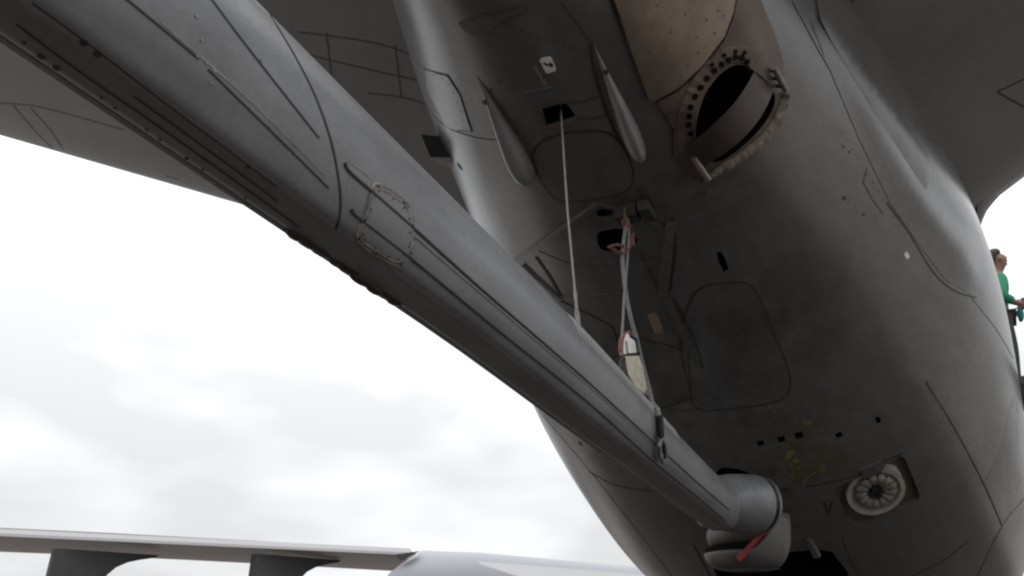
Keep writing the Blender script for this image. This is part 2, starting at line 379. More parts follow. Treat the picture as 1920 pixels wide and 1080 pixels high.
# port side: leading edge line fixed by the two places where it shows against the sky
l1 = at_x(440, 375, -5.0); l0 = at_x(0, 250, -7.1)
dL = (l0 - l1).normalized(); rt = l1 + dL * ((-1.1 - l1.x) / dL.x)
stL = stab(-1, [(rt, 5.4), (l1, 3.4), (l0, 2.6), (l0 + dL * 1.6, 1.9)], .13, .3)
def tree_of(o):
    b = bmesh.new(); b.from_mesh(o.data); t = BVHTree.FromBMesh(b); b.free(); return t
TR, TL = tree_of(stR), tree_of(stL)
# fin above the tail (out of the picture)
bm = bmesh.new(); loft(bm, [[Vx((x, y, z)) for x, y in ((0, y0), (.16, y0 - .3 * c), (.1, y0 - .7 * c), (0, y0 - c), (-.1, y0 - .7 * c), (-.16, y0 - .3 * c))] for z, y0, c in ((5.4, 6.0, 5.2), (10.5, 1.8, 2.6))])
obj('tail_fin', bm, M['stab'], AIR, sm=50)
for pts in ([(612, 62), (622, 150)], [(741, 85), (752, 180)], [(560, 98), (640, 118), (780, 150)], [(690, 175), (752, 182), (800, 196)], [(560, 60), (700, 80), (790, 110)]):
    seam(pts, .012, .003, M['seam_soft'], tree=TL)
for pts in ([(-10, 193), (60, 198), (120, 212), (230, 243)], [(25, 198), (70, 250), (98, 278)], [(58, 203), (95, 245), (118, 280)], [(310, 330), (335, 336)]):
    seam(pts, .016, .003, M['seam_soft'], tree=TL)
for pts in ([(1560, 20), (1600, 0), (1640, -18)], [(1870, 172), (1920, 148), (1960, 125)], [(1870, 172), (1905, 192), (1960, 222)]):
    seam(pts, .012, .003, tree=TR)

# ------------------------------------------------------------------ belly plates and seams
patch('heat_plate', [(1100, -160), (1145, -5), (1180, 95), (1213, 183), (1222, 184), (1268, 160), (1312, 118), (1350, 68), (1366, 25), (1372, -10), (1385, -160)], .030, M['bronze'], AIR)
sh = patch('duct_shroud', [(1392, -160), (1378, -5), (1370, 35), (1352, 78), (1313, 128), (1270, 168), (1230, 190), (1262, 240), (1262, 290), (1285, 318), (1320, 335), (1392, 300), (1444, 248), (1466, 195), (1464, 115), (1444, 55), (1418, -5), (1380, -160)][1:-1] , .018, M['brown'], AIR, grid=16, bulge=.05, bw=60, sink=.02)
SH0 = tree_of(sh); bm = bmesh.new(); cutter(bm, DUCT, .35, SH0, sm_n=4, taper=.92, up=.3); sh.data.materials.append(M['cavity']); carve(sh, bm, M['cavity'])
SH = tree_of(sh)
seam([(1284, 285), (1283, 250), (1286, 210), (1302, 168), (1330, 128), (1362, 106), (1396, 104), (1415, 118)], .085, .008, M['brown'], tree=SH, name='duct_flange')
# drilled flange holes round the duct mouth
for i, (x, y) in enumerate([(1295, 248), (1291, 232), (1292, 216), (1294, 200), (1302, 181), (1312, 164), (1324, 147), (1338, 132), (1351, 121), (1364, 113), (1377, 108), (1389, 109), (1398, 116), (1377, 97), (1356, 104), (1333, 121), (1394, 99)]):
    p, n = hit(x, y, SH)
    if p is None: continue
    bm = bmesh.new(); tube(bm, [p - n * .01, p + n * .015], .015 if i < 13 else .010, 10); obj('flange_hole', bm, M['cavity'], AIR)
# lumpy sealant skirt on the forward lip
bm = bmesh.new(); rs = random.Random(5); rings = []
SKI = smooth([(1462, 172), (1458, 190), (1446, 214), (1428, 240), (1406, 262), (1380, 282), (1352, 300), (1322, 322)], 9)
SKO = smooth([(1468, 178), (1474, 196), (1464, 226), (1446, 256), (1422, 282), (1392, 304), (1360, 322), (1318, 340)], 9)
wob = 0
for i, (u, l) in enumerate(zip(SKI, SKO)):
    wob = .7 * wob + rs.uniform(-1.3, 1.3) + .5 * math.sin(i * .75); l = l + (l - u).normalized() * wob
    (p, n), (q, m) = hit(u.x, u.y), hit(l.x, l.y)
    if p is None or q is None: continue
    h_ = .030 + .003 * math.sin(i * .75) + .006 * rs.random()
    rings.append([p - n * .03, p + n * h_, p.lerp(q, .35) + n * (h_ + .022), p.lerp(q, .75) + m * (h_ * .8), q + m * .006, q - m * .02])
loft(bm, rings); obj('sealant_skirt', bm, M['sealant'], AIR, sm=True)
# curved strap bridging the mouth, with a hinge bar at each end
bm = bmesh.new(); rings = []
UPE = smooth([(1283, 277), (1305, 262), (1340, 232), (1376, 196), (1402, 158), (1424, 116)], 6); LOE = smooth([(1310, 318), (1335, 301), (1372, 277), (1410, 240), (1434, 205), (1451, 168)], 6)
for i, (u, l) in enumerate(zip(UPE, LOE)):
    t = i / (len(UPE) - 1); o = .05 + .10 * math.sin(math.pi * t)
    (p, n), (q, m) = hit(u.x, u.y), hit(l.x, l.y)
    nn = (CAM - (p + q) / 2).normalized()
    rings.append([p + nn * o, q + nn * o, q + nn * (o + .014), p + nn * (o + .014)])
loft(bm, rings); obj('duct_strap', bm, M['strap'], AIR, sm=40)
for a, b in (((1290, 282), (1318, 322)), ((1430, 124), (1452, 166))):
    (p, n), (q, m) = hit(*a), hit(*b); bm = bmesh.new(); tube(bm, [p + n * .075, q + m * .075], .016, 10); hb = obj('hinge_bar', bm, M['steel'], AIR)
    for t in (.15, .5, .85):
        bm = bmesh.new(); c = p.lerp(q, t) + n * .04; tube(bm, [c - n * .03, c + n * .02], .011, 8); obj('hinge_lug', bm, M['strap'], hb)
# rivets on the heat plate
HP = tree_of(bpy.data.objects['heat_plate'])
for x, y in [(1285, 28), (1258, 61), (1306, 70), (1325, 37), (1290, 124), (1232, 10), (1216, 95), (1347, 20), (1166, 30), (1180, 80), (1196, 125), (1210, 165), (1240, 165), (1275, 140), (1310, 100), (1340, 62), (1356, 30), (1160, -4)]:
    p, n = hit(x, y, HP)
    if p: bm = bmesh.new(); tube(bm, [p - n * .004, p + n * .002], .006, 8); obj('rivet', bm, M['brown'], AIR)
# teardrop fairings on the belly
def fairing(tip, end, wid, hgt, bend=0):
    (p, n), (q, m) = hit(*tip), hit(*end); bm = bmesh.new(); rings = []; L = (q - p)
    for i in range(33):
        t = i / 32; c2 = Vector(tip).lerp(Vector(end), t); s, nn = hit(c2.x, c2.y)
        f = (max(t, 0) ** 1.15) * math.sqrt(max(0, 1 - t ** 7)) + .004; side = L.cross(nn).normalized(); s = s + side * bend * math.sin(math.pi * t)
        rings.append([s + side * (wid * f * math.cos(a)) + nn * (max(-.02, hgt * f * math.sin(a)) - .004) for a in [2 * math.pi * k / 20 for k in range(20)]])
    loft(bm, rings); o = obj('belly_fairing', bm, M['fairing'], AIR, sm=True)
    c = Vector(tip).lerp(Vector(end), .24); s, nn = hit(c.x, c.y); bm = bmesh.new(); tube(bm, [s + nn * hgt * .2, s + nn * (hgt * .26)], .013, 8); obj('recessed_screw', bm, M['bolt'], o)
    return o
fairing((889, 132), (998, 338), .085, .17)
fairing((1110, 76), (1203, 301), .070, .12)
seam([(1108, 78), (1112, 120), (1128, 180), (1150, 240), (1175, 280), (1200, 302)], .02, .002)
# access panels: thin plates standing proud with a dark sealant joint round each
def access(poly, off=.005, mt=None, sn=0, joint=.012, name='access_panel', jm='seam_soft'):
    o = patch(name, poly, off, mt or M['panel'], AIR, sm_n=sn); P = smooth(poly, sn, True) if sn else [Vector(p) for p in poly]
    bm = bmesh.new(); D = []
    for i in range(len(P)):
        a, b = P[i], P[(i + 1) % len(P)]; k = max(1, int((b - a).length / 14)); D += [a.lerp(b, j / k) for j in range(k)]
    ribbon_bm(bm, D, joint, .0055, None, 0, True); obj('panel_joint', bm, M[jm], o, sm=False); return o
access([(1000, 287), (1020, 263), (1050, 252), (1080, 247), (1137, 248), (1167, 275), (1183, 308), (1187, 335), (1172, 358), (1120, 371), (1060, 377), (1030, 360), (1008, 322)], sn=4, joint=.012, jm='seam')
access([(797, 130), (818, 136), (840, 142), (863, 178), (880, 232), (885, 246), (850, 243), (835, 235), (800, 165)], joint=.009)
access([(1303, 548), (1360, 530), (1402, 532), (1424, 560), (1450, 625), (1480, 700), (1474, 742), (1438, 756), (1380, 764), (1308, 766), (1292, 720), (1276, 640)], sn=3, joint=.014, jm='seam')
access([(985, 565), (1056, 566), (1100, 587), (1148, 612), (1165, 660), (1120, 690), (1040, 640)], joint=.012, jm='seam')
access([(1160, 625), (1245, 645), (1290, 660), (1296, 745), (1240, 765), (1180, 740)], joint=.012, jm='seam')
access([(862, 44), (900, 30), (985, 10), (990, 22), (940, 38), (915, 62), (890, 64), (868, 52)], joint=.008)
for pts, w in (([(1020, 195), (1090, 190), (1130, 178)], .012), ([(1080, 222), (1110, 222), (1145, 215)], .01), ([(845, 243), (905, 260), (975, 262)], .008),
               ([(770, 110), (800, 130), (838, 140)], .008), ([(800, 200), (830, 232), (860, 248)], .01),
               ([(1050, 0), (1080, 40), (1108, 80)], .012), ([(1250, 770), (1310, 768), (1435, 760)], .008),
               ([(1455, 921), (1482, 915)], .03), ([(1512, 912), (1560, 903), (1630, 885)], .022), ([(1648, 868), (1692, 850)], .022),
               ([(1715, 1078), (1770, 1050), (1815, 1014)], .016), ([(1830, 1085), (1880, 985), (1925, 930)], .008),
               ([(1300, 1020), (1318, 1055), (1335, 1085)], .02), ([(1578, 1005), (1590, 1040), (1612, 1085)], .012),
               ([(1105, 884), (1155, 910), (1232, 922)], .016), 
               ([(1640, 350), (1700, 430), (1750, 510), (1790, 545), (1830, 558)], .013),
               ([(1200, 470), (1222, 520), (1235, 545)], .012), ([(1395, 780), (1400, 800)], .012), ([(1545, 940), (1552, 962), (1560, 940)], .018),
               
               ([(1010, 470), (1100, 500), (1240, 480)], .005), ([(1010, 770), (1120, 900), (1260, 1080)], .006)):
    seam(pts, w, .003, M['seam'] if w > .015 else M['seam_soft'])
for pts in ([(1090, 258), (1096, 272)], [(1040, 270), (1050, 284)], [(1082, 345), (1088, 360)], [(1128, 340), (1136, 356)]): seam(pts, .022, .004, M['recess'], name='hatch_latch', sm_n=2)
# raised strips and stiffeners
for pts, w, h, mt in (([(964, 490), (1040, 438), (1119, 380)], .030, .03, 'panel'), ([(1119, 380), (1150, 388), (1163, 396)], .016, .015, 'panel'), ([(1190, 409), (1222, 418), (1250, 425)], .016, .015, 'panel'),
                      ([(1257, 415), (1250, 480), (1244, 548)], .065, .035, 'panel'), ([(978, 498), (1012, 532), (1048, 566)], .11, .02, 'panel'), ([(1050, 556), (1140, 552), (1238, 545)], .012, .006, 'panel'),
                      ([(1250, 556), (1272, 605), (1296, 660)], .06, .02, 'panel'), ([(1738, 716), (1790, 800), (1845, 905), (1880, 985)], .020, .008, 'panel'), ([(1485, 0), (1545, 110), (1600, 200), (1640, 268)], .016, .004, 'panel'),
                      ([(1818, 552), (1870, 620), (1900, 672)], .012, .003, 'panel'), ([(1015, 237), (1050, 234), (1082, 219)], .018, .006, 'brown'), ([(1015, 236), (1012, 218), (1014, 203)], .012, .006, 'brown')):
    seam(pts, w, h, M[mt], name='raised_strip')
for pts, w in (([(1006, 482), (1032, 520), (1052, 556)], .03), ([(1262, 408), (1266, 470), (1256, 545)], .014), ([(1262, 560), (1300, 630), (1318, 690)], .012), ([(967, 493), (980, 520), (1000, 545)], .012)):
    seam(pts, w, .006)
# blister over the tail plane root, with the plate that seals the root gap
patch('root_blister', [(1560, 40), (1640, 170), (1740, 330), (1800, 410), (1836, 440), (1850, 500), (1846, 545), (1815, 548), (1772, 525), (1722, 458), (1668, 380), (1610, 260), (1555, 130), (1520, 40)], .003, M['skin'], AIR, grid=12, bulge=.05, bw=75)
patch('root_plate', [(1520, -40), (1560, 20), (1610, 105), (1680, 205), (1738, 295), (1744, 330), (1732, 358), (1690, 300), (1620, 185), (1556, 80), (1535, 40)], .014, M['panel'], AIR, grid=16, bulge=.012, bw=18)
patch('scuff_reflection_plate', [(1625, 316), (1640, 332), (1662, 372), (1656, 402), (1634, 372), (1618, 342)], .004, M['panel'], AIR, grid=14)
patch('scuff_reflection_plate', [(1899, 745), (1925, 780), (1930, 860), (1886, 985), (1848, 905), (1880, 830)], .001, M['panel'], AIR, grid=18)  # slightly darker plate standing in for a reflection on the flank
# small marks and drain holes
for x, y, r in ((1583, 372, .012), (1620, 402, .008), (1088, 832, .022), (862, 312, .028), (1581, 275, .007), (1592, 285, .007), (1478, 842, .008), (940, 152, .006), (1385, 150, .0)):
    if r:
        p, n = hit(x, y); bm = bmesh.new(); tube(bm, [p - n * .01, p + n * .003], r, 12); obj('drain_hole', bm, M['bolt'], AIR)
ST = patch('warning_sticker', [(1012, 113), (1016, 108), (1030, 106), (1034, 108), (1043, 128), (1041, 132), (1027, 137), (1023, 135)], .004, M['white'], AIR)
SB = tree_of(ST)
for pts, w in (([(1019, 118), (1026, 122), (1035, 122)], .012), ([(1030, 118), (1036, 122), (1033, 126)], .010)): seam(pts, w, .001, M['black'], ST, SB, 'arrow_mark', 3)
for pts, w, m_ in (([(1004, 124), (1010, 140)], .016, 'tan'), ([(1012, 136), (1018, 158)], .014, 'tan'), ([(1020, 150), (1024, 160)], .012, 'tan'), ([(978, 174), (1000, 170), (1036, 162)], .006, 'edge'), ([(932, 154), (937, 158)], .014, 'brown')):
    seam(pts, w, .0015, M[m_], name='paint_mark', sm_n=2)
seam([(1222, 588), (1237, 626)], .07, .003, M['tan'], name='tan_label', sm_n=4)
seam([(1697, 474), (1703, 484)], .035, .003, M['white'], name='paper_tag', sm_n=2)
RV = bmesh.new()
def rivets(pts, step=16, closed=False):
    P = [Vector(p) for p in pts] + ([Vector(pts[0])] if closed else [])
    for a, b in zip(P, P[1:]):
        k = max(1, int((b - a).length / step))
        for j in range(k):
            q = a.lerp(b, (j + .5) / k); p, n = hit(q.x, q.y)
            if p is None: continue
            u_ = n.orthogonal().normalized(); v_ = n.cross(u_); RV.faces.new([RV.verts.new(p + n * .0072 + u_ * (.0052 * math.cos(c)) + v_ * (.0052 * math.sin(c))) for c in [k_ * math.pi / 3 for k_ in range(6)]])
for pts, cl_ in (([(1310, 556), (1360, 538), (1398, 540), (1418, 564), (1442, 628), (1471, 700), (1466, 736), (1380, 757), (1312, 759), (1299, 718), (1284, 642)], True), ([(992, 572), (1054, 573), (1097, 593), (1140, 617), (1155, 660)], False),
                 ([(1168, 634), (1245, 653), (1283, 667), (1288, 740), (1240, 757), (1186, 734)], True), ([(1740, 730), (1790, 816), (1838, 910)], False), ([(1752, 722), (1802, 806), (1854, 905)], False),
                 ([(1560, 1000), (1640, 990), (1740, 960)], False), ([(806, 137), (838, 149), (856, 182), (872, 232)], False), ([(1575, 240), (1640, 350), (1690, 430)], False), ([(1380, 400), (1460, 560), (1560, 740)], False), ([(905, 20), (985, 60), (1080, 92)], False)):
    rivets(pts, closed=cl_)
o_ = obj('rivet_heads', RV, M['seam'], AIR, sm=False, fix=False); o_['kind'] = 'stuff'
# yellow primer smears near the boom root
rs = random.Random(3)
for x, y, w, h_ in ((1444, 757, 8, 6), (1452, 776, 4, 6), (1510, 796, 12, 5), (1502, 790, 7, 5), (1479, 852, 13, 14), (1490, 872, 6, 10), (1465, 808, 6, 6), (1504, 944, 8, 7), (1540, 880, 4, 10), (1482, 892, 4, 4), (1542, 815, 4, 4), (1512, 770, 3, 3), (1470, 955, 5, 12), (1495, 850, 10, 5), (1500, 980, 12, 6), (1488, 920, 14, 16)):
    for rep_ in range(3):
        cx, cy = x + rs.gauss(0, w * .7), y + rs.gauss(0, h_ * .7); ww, hh = w * rs.uniform(.25, .7), h_ * rs.uniform(.25, .7)
        poly = [(cx + ww * math.cos(a) * rs.uniform(.35, 1.3), cy + hh * math.sin(a) * rs.uniform(.35, 1.3)) for a in [2 * math.pi * k / 11 for k in range(11)]]
        patch('primer_smear', poly, .002, M['yellow'] if y < 910 else M['brown'], AIR, grid=12, sink=.003)
seam([(1503, 910), (1515, 896), (1530, 886), (1545, 880), (1541, 862)], .012, .002, M['yellow'], name='primer_smear')
# square air scoop standing off the port flank, open towards the tail
p, n = hit(838, 283)
a, b, c, d = [CAM + ray(*q) * (p - CAM).length for q in ((785, 250), (825, 254), (847, 297), (804, 296))]
bk = (p - CAM).normalized() * .0 + Vx((.02, .16, .02))
bm = bmesh.new()
def quadbox(bm, A, B, w):                     # a wall between two rim corners, running back
    m = (a + b + c + d) / 4; ia, ib = A.lerp(m, w), B.lerp(m, w)
    loft(bm, [[A, B, ib, ia], [A + bk, B + bk, ib + bk, ia + bk]])
for A, B, w in ((a, b, .06), (b, c, .06), (c, d, .06), (d, a, .12)): quadbox(bm, A, B, w)
sc = obj('air_scoop', bm, M['housing'], AIR, sm=False)
bm = bmesh.new(); f_ = bk * .06; loft(bm, [[a.lerp(c, .03) + f_, b.lerp(d, .03) + f_, c.lerp(a, .03) + f_, d.lerp(b, .03) + f_], [a.lerp(c, .03) + bk * .9, b.lerp(d, .03) + bk * .9, c.lerp(a, .03) + bk * .9, d.lerp(b, .03) + bk * .9]]); obj('scoop_core', bm, M['black'], sc, sm=False)
bm = bmesh.new(); tube(bm, [(a + b + c + d) / 4 + bk, p - n * .02 + bk * .6], .07, 10); obj('scoop_neck', bm, M['skin'], sc)
# round lamp in its recessed panel
p, n = hit(1641, 920); n = n.lerp((CAM - p).normalized(), .25).normalized()
u = Vx((0, 0, 1)).cross(n).normalized(); v = n.cross(u)
rl = (hit(1641 + 52, 900)[0] - p).length * .98
LMP = []
def ring(r0, r1, z0, z1, name, mt, par, seg=44, tl=Vx((0, 0, 0))):
    bm = bmesh.new(); prof = [(r0, z0), (r0, z1), (r1, z1), (r1, z0)]
    rg = [[p + tl + u * (r * math.cos(2 * math.pi * k / seg)) + v * (r * math.sin(2 * math.pi * k / seg)) + n * z for r, z in prof] for k in range(seg)]
    rg.append(rg[0]); loft(bm, rg, cap=False); bmesh.ops.remove_doubles(bm, verts=bm.verts, dist=1e-5); return obj(name, bm, mt, par, sm=30)
bez = ring(rl * .84, rl * 1.0, -.05, .016, 'lamp_housing', M['housing'], AIR)
bm = bmesh.new(); rgs = []
for i in range(9):
    t = i / 8; cc = p + (u * .10 + v * .30) * rl * 1.2 * t; rgs.append([cc + u * (rl * (1 - .25 * t) * math.cos(2 * math.pi * k / 30)) + v * (rl * (1 - .25 * t) * math.sin(2 * math.pi * k / 30)) + n * (-.012 - .03 * t * t) for k in range(30)])
loft(bm, rgs); obj('lamp_shoulder', bm, M['housing'], bez)
ring(.0, rl * .80, -.05, -.03, 'lamp_well', M['cavity'], bez)
for k in range(13):
    a_ = 2 * math.pi * k / 13; cdir = u * math.cos(a_) + v * math.sin(a_); s = -u * math.sin(a_) + v * math.cos(a_); bm = bmesh.new()
    rr_ = [(.20, .055, -.02), (.32, .08, .0), (.45, .105, .012), (.58, .135, .016), (.67, .12, .008), (.71, .06, -.01)]
    loft(bm, [[p + cdir * r * rl + s * w * rl + n * (z + .012 - .0), p + cdir * r * rl + n * (z + .024), p + cdir * r * rl - s * w * rl + n * (z + .012), p + cdir * r * rl - n * .03] for r, w, z in rr_])
    obj('lamp_petal', bm, M['petal'], bez, sm=50)
bm = bmesh.new()
for k in range(2):
    a_ = .5 + k * math.pi / 2; cdir = u * math.cos(a_) + v * math.sin(a_); s = -u * math.sin(a_) + v * math.cos(a_); box(bm, p + n * .004, cdir * rl * .25, s * rl * .10, n * .03)
obj('lamp_core', bm, M['black'], bez)
patch('latch_tab', [(1612, 880), (1652, 862), (1658, 872), (1650, 884), (1620, 895)], .012, M['panel'], AIR, grid=16)
# pale pin in the dark well beneath the pivot
p, n = hit(1516, 1008); q, m = hit(1530, 1036); bm = bmesh.new(); tube(bm, [p + n * .015, p.lerp(q, .6) + n * .02, q + m * .02], [.018, .030, .034], 12); obj('drain_mast', bm, M['panel'], AIR)

# ------------------------------------------------------------------ refuelling boom
BOOM = tag(empty('refueling_boom', (0, 4.9, 2.3)), 'long grey refuelling boom with seam lines slanting from upper left down to the belly pivot', 'refueling boom')
BY = np.array([-2.6, .43, .945, 1.444, 1.908, 2.77, 3.48, 4.93, 5.2]); BZ = np.array([2.62, 2.483, 2.459, 2.435, 2.414, 2.34, 2.293, 2.185, 2.165])
HY = np.array([-2.6, .4, .75, 1.3, 1.7, 2.1, 2.6, 3.1, 3.6, 4.1, 4.6, 5.2]); HH = np.array([.42, .41, .402, .382, .372, .365, .372, .345, .31, .29, .28, .272])
def sm_interp(y, X, Y): return float(np.mean([np.interp(y + d, X, Y) for d in (-.3, -.2, -.1, 0, .1, .2, .3)]))
SEC = [Vx((.058, .002)), Vx((.082, .045)), Vx((.122, .22)), Vx((.150, .5)), Vx((.132, .78)), Vx((.075, .96)), Vx((0, 1.0))]
HALF = smooth(SEC, 7)
def boom_ring(y, g=0.0):
    z, h = sm_interp(y, BY, BZ), sm_interp(y, HY, HH)
    r = [Vx((.0, y, z - g)), Vx((.035, y, z - g)), Vx((.050, y, z - g + .0005))] + [Vx((p.x + g, y, z + p.y * h + (g if p.y > .5 else 0) + .004 * (1 - p.y))) for p in HALF]
    return r + [Vx((-p.x, p.y, p.z)) for p in reversed(r[1:-1])]
bm = bmesh.new(); loft(bm, [boom_ring(-2.6 + 7.72 * i / 150) for i in range(151)])
bmesh.ops.recalc_face_normals(bm, faces=bm.faces); BT = BVHTree.FromBMesh(bm); me = bpy.data.meshes.new('boom_skin'); bm.to_mesh(me); bm.free()
def bl(o): o.parent = BOOM; o.location = -BOOM.location; return o
bskin = bl(link('boom_skin', me, [M['boom']], None, 50))
def bseam(pts, w=.008, h=.0015, mt=None, name='skin_seam', sn=6, par=None):
    bm = bmesh.new(); ribbon_bm(bm, pts, w, h, BT, sn, sink=.003); o = obj(name, bm, mt or M['seam'], None, sm=False)
    if par: o.parent = par
    else: bl(o)
    return o
for pts, *w in (([(230, -8), (300, 50), (372, 110)], .005), ([(390, 130), (500, 238), (560, 297), (616, 353)], .005), ([(392, -8), (450, 70), (520, 160), (598, 259)], .005),
               ([(484, -5), (520, 50), (560, 118), (595, 190), (622, 270), (636, 345), (638, 395), (630, 430)], .007),
               ([(500, 10), (560, 80), (640, 152)], .004),
               ([(646, 305), (655, 322), (700, 362), (780, 432), (900, 540), (990, 618), (1100, 714), (1222, 826), (1300, 898), (1366, 955)], .007, .0045),
               ([(662, 392), (668, 405), (767, 482), (850, 550), (930, 616), (1100, 752), (1222, 862), (1300, 925), (1360, 976)], .006, .0045),
               ([(60, 5), (150, 70), (300, 185), (400, 260), (520, 350)], .003), ([(30, 45), (150, 135), (280, 225), (400, 310), (560, 425)], .004), ([(250, 180), (340, 245), (450, 325), (520, 378)], .004)):
    bseam(pts, w[0], w[1] if len(w) > 1 else .0015)
for pts in ([(652, 300), (690, 330), (760, 395)], [(655, 335), (640, 400)], [(300, 40), (470, 190), (610, 330)]): bseam(pts, .004, .001, M['edge'], 'skin_strip')
bseam([(770, 436), (900, 548), (1100, 720), (1222, 832)], .006, .003, M['boom'], 'skin_strip')
# drilled pairs in the bottom face, screws along the seams
for x, y, r in ((157, 80, .007), (183, 101, .007), (77, 106, .007), (106, 127, .007), (45, 80, .004), (190, 183, .003), (216, 203, .003), (350, 297, .004), (465, 312, .005), (300, 262, .003), (460, 372, .003), (275, 243, .003), (380, 318, .003)):
    p, n = hit(x, y, BT)
    if p: bm = bmesh.new(); tube(bm, [p - n * .004, p + n * .0012], r, 10); bl(obj('drilled_hole', bm, M['bolt']))
for x, y in ((370, 105), (388, 118), (402, 133), (396, 155), (490, 112), (508, 238), (602, 334), (368, 30), (378, 75)):
    p, n = hit(x, y, BT)
    if p: bm = bmesh.new(); tube(bm, [p - n * .004, p + n * .002], .0035, 8); bl(obj('screw_head', bm, M['edge']))
# taped access panel: a plate with a lumpy sealant border and fasteners
PANEL = [(707, 349), (745, 370), (768, 396), (773, 430), (771, 468), (760, 488), (742, 494), (705, 474), (676, 452), (674, 436), (686, 405), (696, 365)]
ap = bl(patch('sealed_panel', PANEL, .003, M['boom'], None, tree=BT, grid=10, sink=.002))
P = smooth(PANEL, 10, True); bm = bmesh.new(); rg = []; rs = random.Random(11); pts = []
for q in P:
    p, n = hit(q.x, q.y, BT); pts.append((p, n))
N = len(pts)
for i, (p, n) in enumerate(pts + pts[:1]):
    s = (pts[(i + 1) % N][0] - pts[(i - 1) % N][0]).cross(n).normalized(); w = .0078 + .0012 * math.sin(i * .37) + .0022 * rs.random(); h = .003 + .0022 * rs.random()
    rg.append([p - s * w - n * .003, p - s * w * .7 + n * h, p + n * (h * (.2 + .5 * rs.random())), p + s * w * .7 + n * h, p + s * w - n * .003])
rg[-1] = rg[0]; loft(bm, rg, cap=False); obj('sealant_border', bm, M['border'], ap, sm=60)
for i in range(0, N, 14):
    p, n = pts[i]; bm = bmesh.new(); tube(bm, [p, p + n * .0055], .0034, 7); obj('border_fastener', bm, M['bolt'], ap)
for i in range(0, N, 8):
    x, y = P[i].x, P[i].y; cx, cy = 724, 424; p, n = hit(cx + (x - cx) * .87, cy + (y - cy) * .87, BT); bm = bmesh.new(); tube(bm, [p, p + n * .004], .003, 6); obj('border_fastener', bm, M['bolt'], ap)
# rough trailing bumps under the lower edge
for i in range(9):
    y = 1.17 + i * .052 + .03 * random.random(); z = sm_interp(y, BY, BZ); bm = bmesh.new(); sphere(bm, Vx((-.055, y, z + .001)), .02, 10, 7, (.9, random.uniform(1.4, 3.2), random.uniform(.2, .75))); bl(obj('sealant_lump', bm, M['strap']))
# pale strip standing in for sky light along the port lower edge
bm = bmesh.new(); tube(bm, [Vx((-.068, y, sm_interp(y, BY, BZ) + .010)) for y in [-2.5 + .25 * k for k in range(31)]], .009, 6); bl(obj('rim_light_strip', bm, M['fairing']))
# ribbed bellows cover on the top
for i in range(38):
    y = 2.50 + i * .034; z, h = sm_interp(y, BY, BZ), sm_interp(y, HY, HH); e = .018 * math.sin(math.pi * min(1, (i + 1) / 8)) if i < 4 else .014
    bm = bmesh.new(); rg = []
    for k in range(3, len(HALF)):
        q = HALF[k]
        if q.y < .58 or q.y > .975: continue
        rg.append(Vx((q.x + .001, y, z + q.y * h)))
    tube(bm, rg, [.0015] + [.0058] * (len(rg) - 2) + [.0015], 6); bl(obj('bellows_rib', bm, M['panel']))
bm = bmesh.new(); z = sm_interp(2.5, BY, BZ) + sm_interp(2.5, HY, HH)
loft(bm, [[Vx((x * s, y, z + dz * s - .02)) for x, dz in ((-.06, 0), (-.05, .05), (0, .075), (.05, .05), (.06, 0))] for y, s in ((2.38, .2), (2.43, .55), (2.48, .6), (2.54, .4))]); bl(obj('cable_bracket', bm, M['boom']))
# elbow: clamp ring, upright knuckle drum and the rounded yoke shell that cradles it
bm = bmesh.new(); rgs = []
for i in range(4):
    y = 5.0 + .012 * i; g = (.004, .008, .008, .004)[i]; rgs.append(boom_ring(y, g))
loft(bm, rgs); bl(obj('clamp_ring', bm, M['boom'], None, sm=50))
D0 = at_x(1388, 950, 0)
DZ = lambda px: at_x(1388, px, 0).z
bm = bmesh.new()
def turn(bm, prof, seg=48, ctr=D0, tilt=(0, 0)):
    loft(bm, [[Vx((ctr.x + r * math.cos(2 * math.pi * k / seg), ctr.y + r * math.sin(2 * math.pi * k / seg), z + tilt[0] * r * math.cos(2 * math.pi * k / seg) + tilt[1] * r * math.sin(2 * math.pi * k / seg))) for k in range(seg)] for r, z in prof])
A0 = at_x(1352, 942, 0); AX = (RGT * .93 + HF * .36 + Vx((0, 0, .02))).normalized()
def along(L): return A0 + AX * L
sU = Vx((0, 0, 1)) - AX * AX.z; sU.normalize(); sW = AX.cross(sU)
def stub(prof): return [[along(L) + sU * (r * math.sin(2 * math.pi * k / 48)) + sW * (r * 1.15 * math.cos(2 * math.pi * k / 48)) for k in range(48)] for L, r in prof]
loft(bm, stub([(-.12, .16), (-.02, .175), (.06, .186), (.14, .192), (.262, .194), (.278, .188)])); drum = bl(obj('knuckle_drum', bm, M['boom'], None, sm=50))
bm = bmesh.new(); loft(bm, stub([(.262, .172), (.325, .178)])); bl(obj('knuckle_gap', bm, M['black'], None, sm=50))
bm = bmesh.new(); loft(bm, stub([(.312, .13), (.314, .182), (.335, .178), (.36, .15), (.37, .08)])); bl(obj('knuckle_cap', bm, M['boom'], None, sm=50))
bm = bmesh.new(); loft(bm, [[along(L) + sU * (.012 * a_ + dz) + sW * (.02 * b_ - .225 * 1.0) for a_, b_ in ((-1, -1), (1, -1), (1, 1), (-1, 1))] for L, dz in ((.0, .02), (.235, -.02))]); bl(obj('drum_seam', bm, M['seam'], None, sm=False))
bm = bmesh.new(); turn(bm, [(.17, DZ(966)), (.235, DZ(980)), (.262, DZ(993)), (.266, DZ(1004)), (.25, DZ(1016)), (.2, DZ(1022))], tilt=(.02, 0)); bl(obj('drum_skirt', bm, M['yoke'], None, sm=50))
bm = bmesh.new(); NC = 48; rows = []
